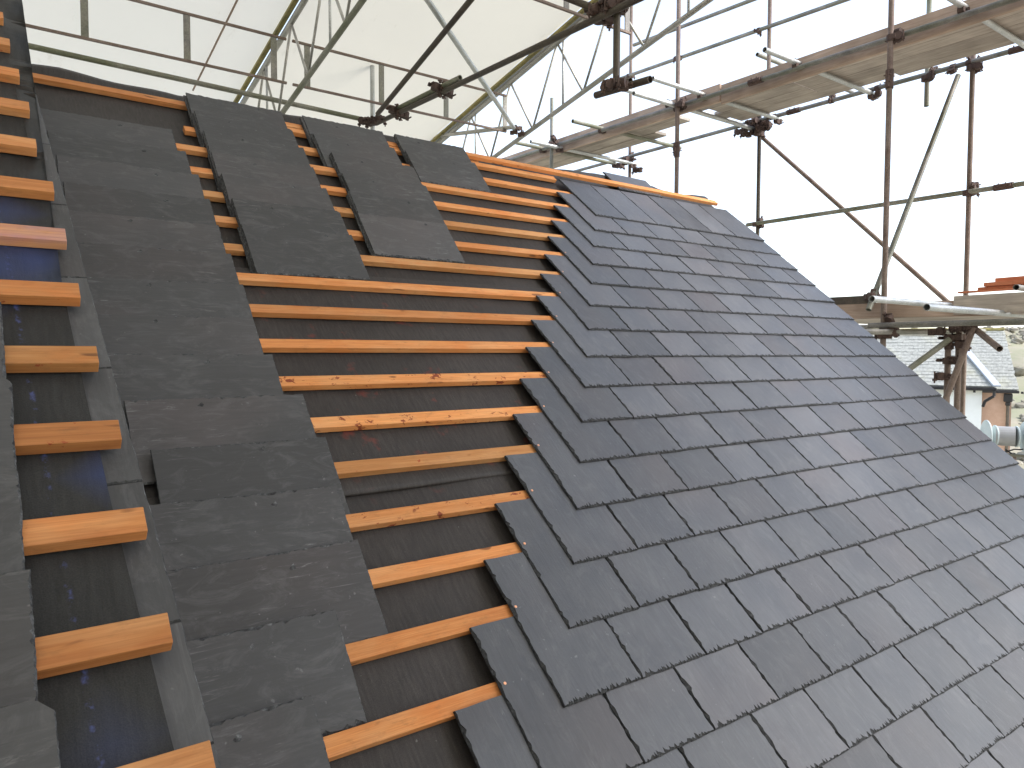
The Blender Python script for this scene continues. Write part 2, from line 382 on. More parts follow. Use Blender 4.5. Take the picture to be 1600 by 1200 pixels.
# slates ------------------------------------------------------------
def slate_mesh(W, L, T, seed, tail=.018, side=.008, corner=0.0, uneven=1.0, holes=()):
    r = random.Random(seed); out = []; ins = []
    def spike(a, b): return a + (b - a) * (r.random() ** 2.4)
    def edge(p, q, step, nrm, a, b, wob, prev):
        ln = (Vector(q) - Vector(p)).length; n_ = max(2, int(ln / step)); ph = r.random() * 20
        for i in range(n_):
            t = (i + (r.uniform(-.3, .3) if i else 0)) / n_
            P = Vector(p).lerp(Vector(q), t); e = min(t, 1 - t) * ln
            o = (noise.noise(Vector((t * 5 + ph, 0, 0))) * wob + r.uniform(-.0006, .0006)) * min(1, e / .01)
            # broad shell-shaped spalls now and then
            sh = max(0, noise.noise(Vector((t * n_ * .21 + ph, 3, 0)))) * b * .8
            out.append(P + Vector(nrm) * o)
            if i == 0: ins.append(P + Vector(nrm) * a + Vector(prev) * a); continue
            I = P + Vector(nrm) * (o + a + (spike(a, b) - a + sh) * min(1, max(0, e - .004) / .022))
            I.x = min(max(I.x, .0016), W - .0016); I.y = min(max(I.y, .0014), L - .0010); ins.append(I)
    edge((0, 0), (W, 0), .0046, (0, 1), .0016, tail, .0018, (1, 0))
    edge((W, 0), (W, L), .013, (-1, 0), .0016, side * uneven, .0022, (0, 1))
    edge((W, L), (0, L), .04, (0, -1), .0012, .003, .001, (-1, 0))
    edge((0, L), (0, 0), .013, (1, 0), .0018, side * 1.5 * uneven, .0025, (0, -1))
    if corner:
        for lst in (out, ins):
            for p in lst:
                d = corner - ((W - p.x) + p.y)
                if d > 0: p.x -= d * .5; p.y += d * .5
    vs = [(p.x, p.y, 0) for p in out] + [(p.x, p.y, T * .35) for p in out] + [(p.x, p.y, T) for p in ins]
    m = len(out); fs = [tuple(range(m))[::-1]]; mi = [0]
    for i in range(m):
        j = (i + 1) % m
        fs += [(i, j, m + j, m + i), (m + i, m + j, 2*m + j, 2*m + i)]; mi += [1, 1]
    fs.append(tuple(range(2*m, 3*m))); mi.append(0)
    for (hx0, hy0) in holes:
        b0 = len(vs); q = 9
        for i in range(q):
            a = 2 * math.pi * i / q; rr = r.uniform(.55, 1.1)
            vs.append((hx0 + .006 * rr * math.cos(a) + .010 * max(0, math.cos(a + .6)) ** 4, hy0 + .011 * rr * math.sin(a), T + .0003))
        fs.append(tuple(range(b0, b0 + q))); mi.append(1)
    me = pydata('slate', vs, fs); me.polygons.foreach_set('material_index', mi); return me
def with_mats(me, *ms):
    for m in ms: me.materials.append(m)
    return me
SW, SLN, ST = .3, .5, .0088
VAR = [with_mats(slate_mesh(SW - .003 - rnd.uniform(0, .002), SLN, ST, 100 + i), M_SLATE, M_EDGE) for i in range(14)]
nail_bm = bmesh.new(); bmesh.ops.create_cone(nail_bm, cap_ends=True, segments=8, radius1=.005, radius2=.0042, depth=.0022)
NAIL = mesh_of('nail', nail_bm, [M_COPPER])
VV, TILT = .891, .0455
for i in range(0, 22):
    vt = VV - .205 * i
    ul = max(2.746 - .15 * i, .06)
    us = [ul]
    nfull = int((4.62 - ul) / SW)
    rest = 4.62 - ul - nfull * SW
    wd = [SW] * nfull
    # jitter widths a little, keeping the total
    for j in range(1, nfull - 1):
        d = rnd.uniform(-.012, .012); wd[j] += d; wd[j+1] -= d
    if rest < .16: wd[-1] += rest
    elif (i % 4 in (1,)): wd[-1] += rest
    else: wd.append(rest)
    u = ul
    for j, W_ in enumerate(wd):
        if abs(W_ - SW) < .0125 :
            me = VAR[rnd.randrange(14)]; sx = (W_ - .0012) / SW
        else:
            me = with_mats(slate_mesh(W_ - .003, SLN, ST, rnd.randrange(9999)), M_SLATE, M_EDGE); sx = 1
        L_ = SLN
        dz = rnd.uniform(-.0006, .0010)
        M = RF @ Matrix.Translation((u + .0015, vt + rnd.uniform(-.0022, .0022), .0218 + dz)) @ Matrix.Rotation(-TILT + .0012 + rnd.uniform(-.0015, .0015), 4, 'X') @ Matrix.Rotation(rnd.uniform(-.004, .004), 4, 'Y') @ Matrix.Rotation(rnd.uniform(-.0025, .0025), 4, 'Z') @ Matrix.Diagonal((sx, 1, 1, 1))
        s = put('slate', me, house, M)
        if j == 0 and i > 3:
            put('nail', NAIL, s, RF @ Matrix.Translation((u + .02, vt + .318, .0168)) )
        u += W_
# the slate tucked up over the ridge under the top batten
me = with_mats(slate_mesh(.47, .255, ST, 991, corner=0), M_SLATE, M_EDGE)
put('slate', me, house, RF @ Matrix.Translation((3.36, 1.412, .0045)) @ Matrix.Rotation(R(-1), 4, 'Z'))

# back slope, verge wall below, eaves
bm = bmesh.new(); p0 = rp(UL, 1.60, -.05); p1 = rp(UR, 1.60, -.05)
vs = [p0, p1, Vector((UR, p1.y + 3.4, p1.z - 2.9)), Vector((UL, p0.y + 3.4, p0.z - 2.9))]
put('back_slope', pydata('back_slope', vs, [(0, 1, 2, 3)], [M_MEM]), house)
gw = [(UR - .07, rp(0, VBOT).y, -6.2), (UR - .07, vs[2].y, -6.2), (UR - .07, vs[2].y, vs[2].z - .05), (UR - .07, p1.y, p1.z - .08), (UR - .07, rp(0, VBOT).y, rp(0, VBOT).z - .08)]
gw2 = [(x - .3, y, z) for x, y, z in gw]
put('gable_wall', pydata('gable_wall', gw + gw2, [(0, 1, 2, 3, 4), (9, 8, 7, 6, 5)] + [(i, i + 5, (i+1) % 5 + 5, (i+1) % 5) for i in range(5)], [M_RENDER]), house)
bm = bmesh.new(); add_box(bm, (-2.2, rp(0, VBOT).y + .1, -6.2), (UR - .07, rp(0, VBOT).y + .4, rp(0, VBOT).z - .1)); put('eaves_wall', mesh_of('eaves_wall', bm, [M_RENDER]), house)

# ------------------------------------------------------------------ raised roof on the left
HL = .65136; V0L = -.8106
up = tag(put('raised_roof', None, M=Matrix.Translation((0, 0, 0))), 'higher roof edge with dark chalk-marked membrane and short batten ends', 'roof', None, 'thing')
def verge(v): return -.352 - .052 * (v + 2.08)
bm, g = membrane_bm(-2.2, -.4, VBOT, 1.7, HL + SAG + .0035, .06, .034, 11.7, edge=lambda v: verge(v) - .052 - .004 * math.sin(v * 3.1))
put('membrane', mesh_of('membrane', bm, [M_MEML], True), up, RF)
for k in range(-14, 13):
    v = V0L + .205 * k
    ue = -.371 - .061 * (v + 2.05) + rnd.uniform(-.006, .006)
    if k > 10: continue
    m = {0: M_BAT_CH, -2: M_BAT_BR}.get(k, M_BAT_L)
    batten(-2.15, ue, v, HL + rnd.uniform(-.001, .001), m, up, rot=0.0)
js = [-3.75, -3.46, -3.17, -2.88, -2.6, -2.32, -2.035, -1.835, -1.545, -1.245]
while js[-1] < 1.5: js.append(js[-1] + .3)
for a, b in zip(js, js[1:]):
    me = with_mats(slate_mesh(.12, b - a - .002, .006, rnd.randrange(9999), tail=.003, side=.003), M_UC, M_EDGEL)
    uv = verge(a) - .117
    put('undercloak_slate', me, up, RF @ Matrix.Translation((uv, a + .001, HL + SAG - .021 + rnd.uniform(-.0012, .0012))) @ Matrix.Rotation(.052, 4, 'Z') @ Matrix.Rotation(rnd.uniform(-.004, .004), 4, 'X'))
wl = []
for v, w0, w1 in ((VBOT, -1.2, HL - .035), (1.62, -1.2, HL - .035)):
    for w_ in (w0, w1):
        for du in (0, -.3): wl.append(rp(verge(v) - .15 + du, v, w_))
put('wall', pydata('wall', wl, [(0, 4, 6, 2), (1, 3, 7, 5), (2, 6, 7, 3), (0, 1, 5, 4), (0, 2, 3, 1), (4, 5, 7, 6)], [M_RENDER]), up)
bm = bmesh.new(); add_box(bm, (-2.2, VBOT, HL - .06), (-.66, 1.7, HL - .036)); put('deck', mesh_of('deck', bm, [M_BOARD]), up, RF)

# ------------------------------------------------------------------ loose slates stacked on the battens
hol = lambda: [(rnd.uniform(.240, .268), rnd.uniform(.12, .36))]
LV = [with_mats(slate_mesh(.298, .5, .0062, 300 + i, tail=.006, side=.011, holes=hol(), corner=(.02 if i % 3 == 0 else 0)), M_LOOSE, M_EDGEL) for i in range(9)]
ordn = 'topmost second third fourth fifth sixth seventh eighth ninth tenth eleventh twelfth thirteenth fourteenth fifteenth sixteenth'.split()
LX = {}
def loose(ur, k, depth, label, group, v0=0.0, w0=0.0, L=.5, rot=None, parent=None, me=None, sit=.022):
    """landscape slate whose lower long edge stands behind batten k and which leans on batten k+1"""
    ang = R(7.6)
    rot = rnd.uniform(-.012, .012) if rot is None else rot
    # local: x across (0..W) -> up the slope, y along (0..L) -> along the battens, turned so the grain runs level
    B = Matrix(((0, -1, 0, 0), (1, 0, 0, 0), (0, 0, 1, 0), (0, 0, 0, 1)))   # across -> up the slope, length -> to the left
    M = RF @ Matrix.Translation((ur, v0 + .205 * k + .004, w0 - sit + depth * .0068)) @ Matrix.Rotation(rot, 4, 'Z') @ Matrix.Rotation(ang, 4, 'X') @ B
    if me is None:
        if abs(L - .5) < 1e-6: me = LV[rnd.randrange(9)]
        else:
            kk = (round(L, 3), rnd.randrange(4))
            if kk not in LX: LX[kk] = with_mats(slate_mesh(.298, L, .0062, 500 + kk[1], tail=.006, side=.011, holes=hol()), M_LOOSE, M_EDGEL)
            me = LX[kk]
    o = put('loose_slate', me, None, M)
    return tag(o, label, 'slate', group)
GR = 'loose slates stacked sideways on the battens'
c1 = {4: .165, 3: .19, 2: .205, 1: .215, 0: .21, -1: .218, -2: .222, -3: .212, -4: .226, -5: .283, -6: .30, -7: .268, -8: .272, -9: .135, -10: .014, -11: .0}
extra = {4: 'just below the bare membrane at the ridge', 1: 'among smooth plain ones', -6: 'with its right end stepping out past the slate above', -8: 'level with a red-splashed batten end', -9: 'set back to the left of the slate above', -10: 'lowest clearly seen'}
for q, k in enumerate(sorted(c1, reverse=True)):
    loose(c1[k], k, 0, 'dark slate, %s down the longest loose column' % ordn[q], GR, L={-6: .52, -7: .53, -8: .53}.get(k, .545))
ordw = ordn
def column(ends, ks, name, L=.5, n=4, shift=None):
    for q, k in enumerate(ks):
        for d in range(n):
            du = rnd.uniform(-.012, .006) if d < n - 1 else 0
            if d < n - 1: lab = 'slate %s below the %s face slate of %s' % (('three places', 'two places', 'just')[d], ordw[q], name)
            else: lab = 'grey slate on the face, %s down %s' % (ordw[q], name)
            loose(ends[q] + du, k, d, lab, GR if d == n - 1 else 'slates lying under the front ones', L=L)
column([.79, .795, .80, .795, .80, .805, .80], [6, 5, 4, 3, 2, 1, 0], 'the second loose column')
column([1.41, 1.415, 1.455, 1.45, 1.42, 1.395], [6, 5, 4, 3, 2, 1], 'the loose column of six')
column([1.995, 1.985], [6, 5], 'the short loose column')
# column on the raised roof
cl = {k: -.572 for k in range(-10, -1)}
for q, k in enumerate(range(-3, -7, -1)):
    loose(-.568 + .004 * q, k, 1, 'dark slate at the left frame edge on the raised roof, %s down' % ordn[q].replace('topmost', 'first'), 'loose slates on the raised roof', v0=V0L, w0=HL)
me = with_mats(slate_mesh(.30, .5, .0062, 777, tail=.002, side=.002, corner=.022), M_LOOSE, M_EDGEL)
loose(-.535, -7, 3, 'paler grey slate with a rounded top corner in the bottom left corner', 'loose slates on the raised roof', v0=V0L, w0=HL, me=me, rot=.02)

# ------------------------------------------------------------------ scaffold couplers and tubes
def coupler_mesh():
    bm = bmesh.new()
    for z in (-1, 1):
        add_tube(bm, (0, 0, z * .004 - .024), (0, 0, z * .004 + .024), .031, 12, False)
        break
    add_tube(bm, (-.024, -.055, 0), (.024, -.055, 0), .031, 12, False)
    add_box(bm, (-.030, -.040, -.020), (.030, -.012, .020), bev=.003)
    add_box(bm, (.024, -.012, -.012), (.062, .012, .012), bev=.003)
    add_tube(bm, (.050, -.030, 0), (.050, .050, 0), .006, 6, False)
    add_tube(bm, (-.012, -.09, -.05), (-.012, -.09, .035), .006, 6, False)
    add_box(bm, (.040, .022, -.012), (.060, .036, .012))
    add_box(bm, (-.024, -.100, -.034), (.002, -.080, -.018))
    return mesh_of('coupler', bm, [M_RUST])
COUP = coupler_mesh()
def coupler(p, par, axis='Z', turn=None, s=1.0):
    A = {'Z': Matrix.Identity(4), 'X': Matrix.Rotation(R(90), 4, 'Y'), 'Y': Matrix.Rotation(R(90), 4, 'X')}[axis]
    a = rnd.uniform(0, 6.28) if turn is None else turn
    return put('coupler', COUP, par, Matrix.Translation(p) @ A @ Matrix.Rotation(a, 4, 'Z') @ Matrix.Scale(s, 4))
def tube(name, a, b, par, mat=M_TUBE, r=.02415):
    a, b = Vector(a), Vector(b); L = (b - a).length
    bm = bmesh.new(); add_tube(bm, (0, 0, 0), (0, 0, L), r)
    me = mesh_of(name, bm, [mat])
    for p in me.polygons: p.use_smooth = len(p.vertices) == 4
    me.set_sharp_from_angle(angle=R(40))
    return put(name, me, par, frame_z(a, b))
def on(p, a, b):
    a, b, p = Vector(a), Vector(b), Vector(p); t = (p.y - a.y) / (b.y - a.y); return a.lerp(b, t)
def sleeve(p, d, par):
    d = Vector(d).normalized(); p = Vector(p)
    bm = bmesh.new(); add_tube(bm, (0, 0, -.08), (0, 0, .08), .032, 12, False)
    add_box(bm, (.02, -.014, -.07), (.05, .014, .07), bev=.003); add_tube(bm, (.04, -.03, .03), (.04, .03, .03), .006, 6, False); add_tube(bm, (.04, -.03, -.03), (.04, .03, -.03), .006, 6, False)
    q = d.to_track_quat('Z', 'Y').to_matrix().to_4x4()
    return put('sleeve_coupler', mesh_of('sleeve_coupler', bm, [M_RUST]), par, Matrix.Translation(p) @ q)

sc = tag(put('gable_scaffold', None, M=Matrix.Translation((5.75, .24, -6.2))), 'tube scaffold with two boarded lifts standing past the right roof verge', 'scaffold')
XI, XO = 5.75, 7.2
ZI, ZO = 2.40, 2.47
# standards
for y_, zt, m in ((.24, 5.2, M_TUBEB), (2.60, 5.2, M_TUBEB), (4.82, 3.13, M_TUBE), (-2.2, 5.2, M_TUBE)):
    tube('standard', (XI, y_, -6.2), (XI, y_, zt), sc, m)
for y_, zt, m in ((.20, 2.60, M_TUBEB), (2.60, 2.62, M_DARK), (4.83, 5.4, M_TUBEB), (-2.2, 5.4, M_TUBE)):
    tube('standard', (XO + .055, y_, -6.2), (XO + .055, y_, zt), sc, m)
tube('standard', (XO + .05, .62, 2.2), (XO + .05, .62, 5.0), sc, M_GREEN)
tube('standard', (XO + .05, 2.48, 2.55), (XO + .05, 2.48, 5.6), sc, M_TUBEB)
# ledgers and rails
tube('ledger', (XI + .055, -5.2, 2.27), (XI + .055, 6.6, 2.545), sc, M_TUBE)
tube('ledger', (XO, -5.2, 2.41), (XO, 6.6, 2.60), sc, M_TUBE)
tube('ledger', (XI - .055, -5.2, -.075), (XI - .055, .34, -.075), sc, M_TUBE)
tube('ledger', (XO, -5.2, -.03), (XO, 6.2, -.03), sc, M_TUBE)
tube('guard_rail', (XO, -5.2, 1.19), (XO, 2.72, 1.285), sc, M_GREEN)
g0, g1 = hx(972, 122, XO), hx(1320, 0, XO); g00, g01 = g0.copy(), g1.copy(); d = (g1 - g0).normalized(); tube('guard_rail', g0 - d * .3, g1 + d * 4, sc, M_TUBE)
g0, g1 = hx(1065, 42, XO), hx(1175, 0, XO); d = (g1 - g0).normalized(); tube('guard_rail', g0 - d * .9, g1 + d * 5, sc, M_TUBE)
# transoms
for y_, x0, x1, z, m in ((-.30, 5.38, 7.35, 2.46, M_GALV), (1.17, 5.30, 7.35, 2.475, M_GALV), (2.32, 5.05, 7.3, 2.50, M_GALV), (2.66, 5.12, 7.3, 2.46, M_GALV), (2.78, 5.12, 7.3, 2.53, M_GALV), (3.9, 5.33, 7.3, 2.515, M_GREEN), (4.74, 5.33, 7.3, 2.46, M_GALV), (5.1, 5.3, 7.3, 2.53, M_GREEN), (-2.1, 5.3, 7.3, 2.42, M_GALV), (-3.9, 5.3, 7.3, 2.42, M_TUBE)):
    tube('transom', (x0, y_, z), (x1, y_, z), sc, m)
    coupler((XI + .055, y_, z - .03), sc, 'Y', R(90)); coupler((XO, y_, z - .03), sc, 'Y', R(90))
a0 = hz(1362, 467, 5.25); tube('transom', a0, a0 + Vector((1.9, .0, .0)), sc, M_GALV)
a0 = hz(1448, 480, 4.95); tube('transom', a0, a0 + Vector((2.2, -.02, .0)), sc, M_GALV)
tube('transom', (5.3, .34, -.13), (6.9, .34, -.13), sc, M_GALV)
tube('transom', (5.3, .18, -.14), (7.3, .05, -.10), sc, M_TUBE)
tube('transom', (5.6, -2.4, -.02), (7.3, -2.4, -.02), sc, M_GALV)
# braces
tube('brace', hx(1180, 205, XO + .11), hx(1490, 480, XO + .11), sc, M_TUBEB)
tube('brace', hx(1497, 118, 7.13), hx(1357, 484, 5.62), sc, M_TUBE)
# lower knot of short standards and stubs
tube('standard', hx(1482, 522, 5.95), hx(1482, 522, 5.95) + Vector((0, 0, -6)), sc, M_TUBEB)
tube('standard', hx(1499, 505, 6.05), hx(1499, 505, 6.05) + Vector((0, 0, -6)), sc, M_TUBEB)
a0, b0 = hx(1521, 512, 5.9), hx(1471, 640, 5.75); tube('brace', a0, b0 + (b0 - a0) * 2, sc, M_TUBEB)
a0, b0 = hx(1516, 508, 6.05), hz(1562, 545, 5.5); tube('brace', a0, b0, sc, M_TUBEB)
a0, b0 = hx(1484, 530, 5.9), hz(1420, 577, 6.1); tube('brace', a0, b0 + (b0 - a0) * 1.5, sc, M_GREEN)
for x, y in ((1483, 528), (1483, 540), (1480, 563), (1480, 588), (1500, 538), (1500, 512), (1520, 513), (1457, 518), (1497, 563)): coupler(hx(x, y, 5.93), sc, s=1.15)
for p in ((XI, .24, ZI - .02), (XI, 2.6, 2.44), (XI, 4.82, 2.5), (XI, .24, -.09), (XI, .20, -.16), (XO, .2, 2.45), (XO, 2.6, 2.50), (XO, 4.83, 2.56), (XO, .2, 1.25), (XO, 2.6, 1.28), (XO, .62, 2.47), (XI - .05, .36, .18), (XO, 2.5, 2.43), (XO, 2.7, 2.55), (XO, 4.9, 2.5)):
    coupler(p, sc, s=1.1); coupler(Vector(p) + Vector((.03, -.05, .04)), sc, 'Y', s=1.0)
for x, y in ((1000, 265), (967, 258), (985, 250)): coupler(hx(x, y, XO), sc, 'Z', s=1.25)
for x, y in ((1185, 190), (1172, 195), (1198, 192), (1170, 210), (1183, 208), (1190, 198), (1160, 205)): coupler(hx(x, y, XO), sc, s=1.15)
LO = ((XO, -5.2, 2.41), (XO, 6.6, 2.60)); LI = ((XI + .055, -5.2, 2.27), (XI + .055, 6.6, 2.545)); LG = ((XO, -5.2, 1.19), (XO, 2.72, 1.285))
for x, y in ((1458, 118), (1490, 112), (1515, 108), (1300, 146), (1210, 185), (1372, 135)): coupler(on(hx(x, y, XO), *LO), sc, 'Y')
for x, y in ((1186, 45), (982, 122), (1062, 92)): coupler(on(hx(x, y, XO), g00, g01), sc)
for x, y in ((1240, 183), (1592, 85)): sleeve(on(hx(x, y, XO), *LO), (0, 1, .02), sc)
sleeve(on(hx(1568, 296, XO), *LG), (0, 1, 0), sc); sleeve((XI, 2.60, 1.95), (0, 0, 1), sc); sleeve((XI, .24, 2.03), (0, 0, 1), sc); sleeve((XI + .055, 1.62, 2.43), (0, 1, .02), sc)
tube('guard_rail', hx(1183, 85, XO), hx(1183, 85, XO) + Vector((2.2, 0, 0)), sc, M_TUBE)
# boards
def board(x0, x1, y0, y1, z0, z1, th=.038, mat=M_BOARD, name='board', rz=0):
    bm = bmesh.new(); L = y1 - y0; add_box(bm, (-(x1 - x0) / 2, 0, 0), ((x1 - x0) / 2, L, th), bev=.003)
    M = Matrix.Translation(((x0 + x1) / 2, y0, z0)) @ Matrix.Rotation(math.atan2(z1 - z0, L), 4, 'X') @ Matrix.Rotation(rz, 4, 'Z')
    return put(name, mesh_of(name, bm, [mat]), sc, M)
def toe(x, y0, y1, z0, z1, h=.225, mat=M_TOE):
    bm = bmesh.new(); L = y1 - y0; add_box(bm, (0, 0, 0), (.038, L, h), bev=.003)
    return put('toe_board', mesh_of('toe_board', bm, [mat]), sc, Matrix.Translation((x, y0, z0)) @ Matrix.Rotation(math.atan2(z1 - z0, L), 4, 'X'))
x = 5.92
for j in range(5):
    board(x, x + .222, -2.35 + rnd.uniform(-.04, .04), 1.55 if j < 4 else .8, 2.462, 2.515)
    board(x, x + .222, 1.57 if j < 4 else .85, 2.72 + (.0, .05, -.05, .06, 0)[j], 2.52, 2.54)
    board(x, x + .222, -5.2, -2.42, 2.41, 2.46)
    if j < 4: board(x, x + .222, 3.15 + (.6 if j == 3 else 0) + rnd.uniform(-.05, .05), 6.4, 2.555, 2.60)
    x += .229
toe(5.865, -5.2, -1.25, 2.335, 2.375, .20); toe(5.865, -1.2, 2.1, 2.315, 2.345, .20); toe(5.865, 2.12, 6.4, 2.375, 2.44, .19)
# lower lift boards
x = 5.92
for j in range(5):
    board(x, x + .222, -5.2, -1.25, -.005, -.005); board(x, x + .222, -1.22, 1.1, -.005, -.005, rz=0); x += .229
toe(5.80, -5.2, -.3, .02, .00, .15, M_BOARD); toe(5.845, -.6, 1.15, -.02, .02, .13, M_TOE); toe(5.70, .3, 1.2, .12, .13, .07, M_DARK)

# red timbers lying across the scaffold
for q, (x0, z, y1, w_, t_, lab) in enumerate(((6.96, .255, .14, .07, .016, 'thin red timber at the bottom of the pile, reaching farthest left'), (7.02, .272, -.02, .13, .030, 'red-orange timber lying second from the bottom of the pile'), (7.0, .304, -.08, .14, .036, 'broad red-orange timber in the middle of the pile'), (7.03, .342, -.16, .13, .036, 'short red-orange timber on top of the pile'))):
    bm = bmesh.new(); add_box(bm, (-w_ / 2, -3.2, 0), (w_ / 2, 0, t_), bev=.002)
    tag(put('timber', mesh_of('timber', bm, [M_REDW]), None, Matrix.Translation((x0, y1, z)) @ Matrix.Rotation(R(-.6), 4, 'X')), lab + ' on the scaffold', 'timber', 'red timbers stacked on the scaffold')
tube('transom', (6.2, -2.6, .255), (7.35, -2.6, .255), sc, M_TUBE); tube('transom', (6.2, -.6, .222), (7.35, -.6, .222), sc, M_TUBE)

# ------------------------------------------------------------------ temporary roof
tr = tag(put('temporary_roof', None, M=Matrix.Translation((1.85, 4.35, 2.0))), 'sheeted temporary roof of cream and white panels on lattice beams', 'temporary roof', None, 'thing')
SB = .2
def zs(y): return 2.73 - SB * (y - 4.35) if y > -3 else 2.73 + SB * 7.35 + SB * (y + 3) 
def sheet(name, x0, x1, mat, y0=-8.5, y1=9.5, seed=0, x1b=None):
    bm = bmesh.new(); nx, ny = 26, 120; g = []
    for j in range(ny + 1):
        y = y0 + (y1 - y0) * j / ny; row = []
        for i in range(nx + 1):
            t = i / nx; xx = x0 + (x1 - x0) * t
            h = -.035 * math.sin(math.pi * t) + .012 * noise.noise(Vector((xx * 1.5, y * .7, seed))) + .004 * noise.noise(Vector((xx * 7, y * 1.5, seed + 4)))
            row.append(bm.verts.new((xx, y, zs(y) + .09 + h)))
        g.append(row)
    for j in range(ny):
        for i in range(nx): bm.faces.new((g[j][i], g[j][i+1], g[j+1][i+1], g[j+1][i]))
    put(name, mesh_of(name, bm, [mat], True), tr)
sheet('sheet', -5.0, 1.83, M_SH_W, seed=1); sheet('sheet', 1.90, 4.38, M_SH_C, seed=2)
# unseen sheets added behind and to the left, to cut light reaching the roof
def curtain(p, q, z0, z1, seed):
    bm = bmesh.new(); g = []; p, q = Vector(p), Vector(q); nrm = (q - p).normalized().cross(Vector((0, 0, 1)))
    for j in range(13):
        row = []
        for i in range(61):
            P = p.lerp(q, i / 60) + nrm * (.06 * noise.noise(Vector((i * .35, j * .2, seed))))
            top = z1(P) if callable(z1) else z1
            P.z = z0 + (top - z0) * j / 12; row.append(bm.verts.new(P))
        g.append(row)
    for j in range(12):
        for i in range(60): bm.faces.new((g[j][i], g[j][i+1], g[j+1][i+1], g[j+1][i]))
    put('added_shade_sheet', mesh_of('added_shade_sheet', bm, [M_SH_C], True), tr)
curtain((-5, -8.45, 0), (4.38, -8.45, 0), -6.2, zs(-8.5) - .1, 3)
curtain((-5.02, -8.5, 0), (-5.02, 9.5, 0), -6.2, lambda P: zs(P.y) + .05, 8)
def sub(name, a, b, par, mat, r=.016, n=10):
    a, b = Vector(a), Vector(b); bm = bmesh.new(); add_tube(bm, (0, 0, 0), (0, 0, (b - a).length), r, n, False)
    me = mesh_of(name, bm, [mat])
    for p in me.polygons: p.use_smooth = len(p.vertices) == 4
    return put(name, me, par, frame_z(a, b))
def truss(X, full=True):
    t = put('lattice_beam', None, tr, Matrix.Translation((X, 4.35, 2.0)))
    lo = lambda y: Vector((X, y, zs(y) - .73)); hi = lambda y: Vector((X, y, zs(y) - .02))
    sub('chord', lo(5.4), lo(-3), t, M_GREEN if X < 3 else M_ALU, .0245, 12)
    sub('chord', hi(9.2), hi(-3), t, M_ALU, .0245, 12)
    sub('chord', lo(-3), lo(-8), t, M_ALU, .0245, 12); sub('chord', hi(-3), hi(-8), t, M_ALU, .0245, 12)
    for s in (-1, 1):
        bm = bmesh.new(); a, b = hi(9.2) + Vector((s * .035, 0, .075)), hi(-3) + Vector((s * .035, 0, .075))
        M = frame_z(a, b); add_box(bm, (-.022, -.014, 0), (.022, .014, (b - a).length)); put('sheet_track', mesh_of('sheet_track', bm, [M_TRACK if s < 0 else M_TUBE]), t, M)
    y = 5.2; k = 0
    while y > -7.6:
        y2 = y - .42
        sub('lace', lo(y), hi(y2), t, M_ALU, .0125, 8); sub('lace', hi(y2), lo(y2 - .42), t, M_ALU, .0125, 8)
        if k % 2 == 0: sub('lace', lo(y2 - .10), hi(y2 - .10), t, M_GALV, .0125, 8)
        y -= .84; k += 1
    return t
truss(1.85); truss(4.42); truss(-.75)
def purlin(X0, X1, y, zu, zl, posts):
    t = put('purlin', None, tr, Matrix.Translation((X0, y, zl)))
    for z in (zu, zl):
        bm = bmesh.new(); add_box(bm, (X0, y - .012, z - .010), (X1, y + .012, z + .010), M=Matrix.Translation((-X0, -y, -zl))); put('chord', mesh_of('chord', bm, [M_TUBEB]), t, Matrix.Translation((X0, y, zl)))
    for px_ in posts:
        bm = bmesh.new(); add_box(bm, (-.028, -.006, .0115), (.028, .006, zu - zl - .0115)); put('post', mesh_of('post', bm, [M_TUBE]), t, Matrix.Translation((px_, y, zl)))
Yp = 4.0; ZL, ZU = 2.245, 2.655
purlin(-2.3, 1.82, Yp, ZU, ZL, [hy(x, y, Yp).x for x, y in ((132, 30), (292, 55), (428, 100))])
purlin(1.88, 4.40, Yp, ZU, ZL, [hy(x, y, Yp).x for x, y in ((480, 100), (596, 130), (697, 150), (789, 175))])
q = hy(937, 35, 2.0); purlin(3.0, 4.40, 2.0, q.z + .42, q.z, [hy(885, 5, 2.0).x, hy(980, 30, 2.0).x]); purlin(1.88, 2.95, 2.0, q.z + .42, q.z, [2.2, 2.7])
# sheet seam strap
a0 = Vector((1.34, 5.6, zs(5.6) + .05)); b0 = Vector((1.38, 0, zs(0) + .05)); sub('strap', a0, b0, tr, M_TOE, .010, 6)
# bracing
A_ = hx(805, 203, 4.40); B_ = hit(664, -6, (0, SB, 1), 2.0 + SB * 4.35); tube('brace', A_, B_, tr, M_GALV)
tube('brace', hx(806, 198, 4.38), hz(655, 216, 10.2), tr, M_ALU)
for x, y in ((806, 200), (800, 207), (812, 210)): coupler(hx(x, y, 4.38), tr, s=.8)

# poles that carry the temporary roof
es = tag(put('support_scaffold', None, M=Matrix.Translation((2.88, 4.35, 2.17))), 'dark and grey tube frame below the sheeted roof with one upright behind the ridge', 'scaffold')
tube('ledger', (-2.0, 4.35, 2.235), (2.95, 4.35, 2.165), es, M_GREEN)
tube('standard', (2.90, 4.40, -6.2), (2.90, 4.40, 3.9), es, M_GALV)
n0, n1 = hx(588, 193, 2.86), hx(1010, -8, 2.86); d = (n1 - n0).normalized(); tube('beam_tube', n0, n1 + d * 3, es, M_DARK)
s0, s1 = hx(619, 174, 2.86), hx(719, 125, 2.86); tube('beam_tube', s0 + Vector((0, 0, .02)), s1 + Vector((0, 0, .02)), es, M_GREEN)
for p in (hx(624, 176, 2.86), hx(692, 140, 2.86)): coupler(p, es, 'Y', R(80), 1.25); coupler(p + Vector((0, .03, .01)), es, 'Y', R(-100), 1.2)
bA, bB = hz(590, 178, 7.3), hz(742, -8, 5.6); tube('brace', bA, bB + (bB - bA) * .8, es, M_DARK)
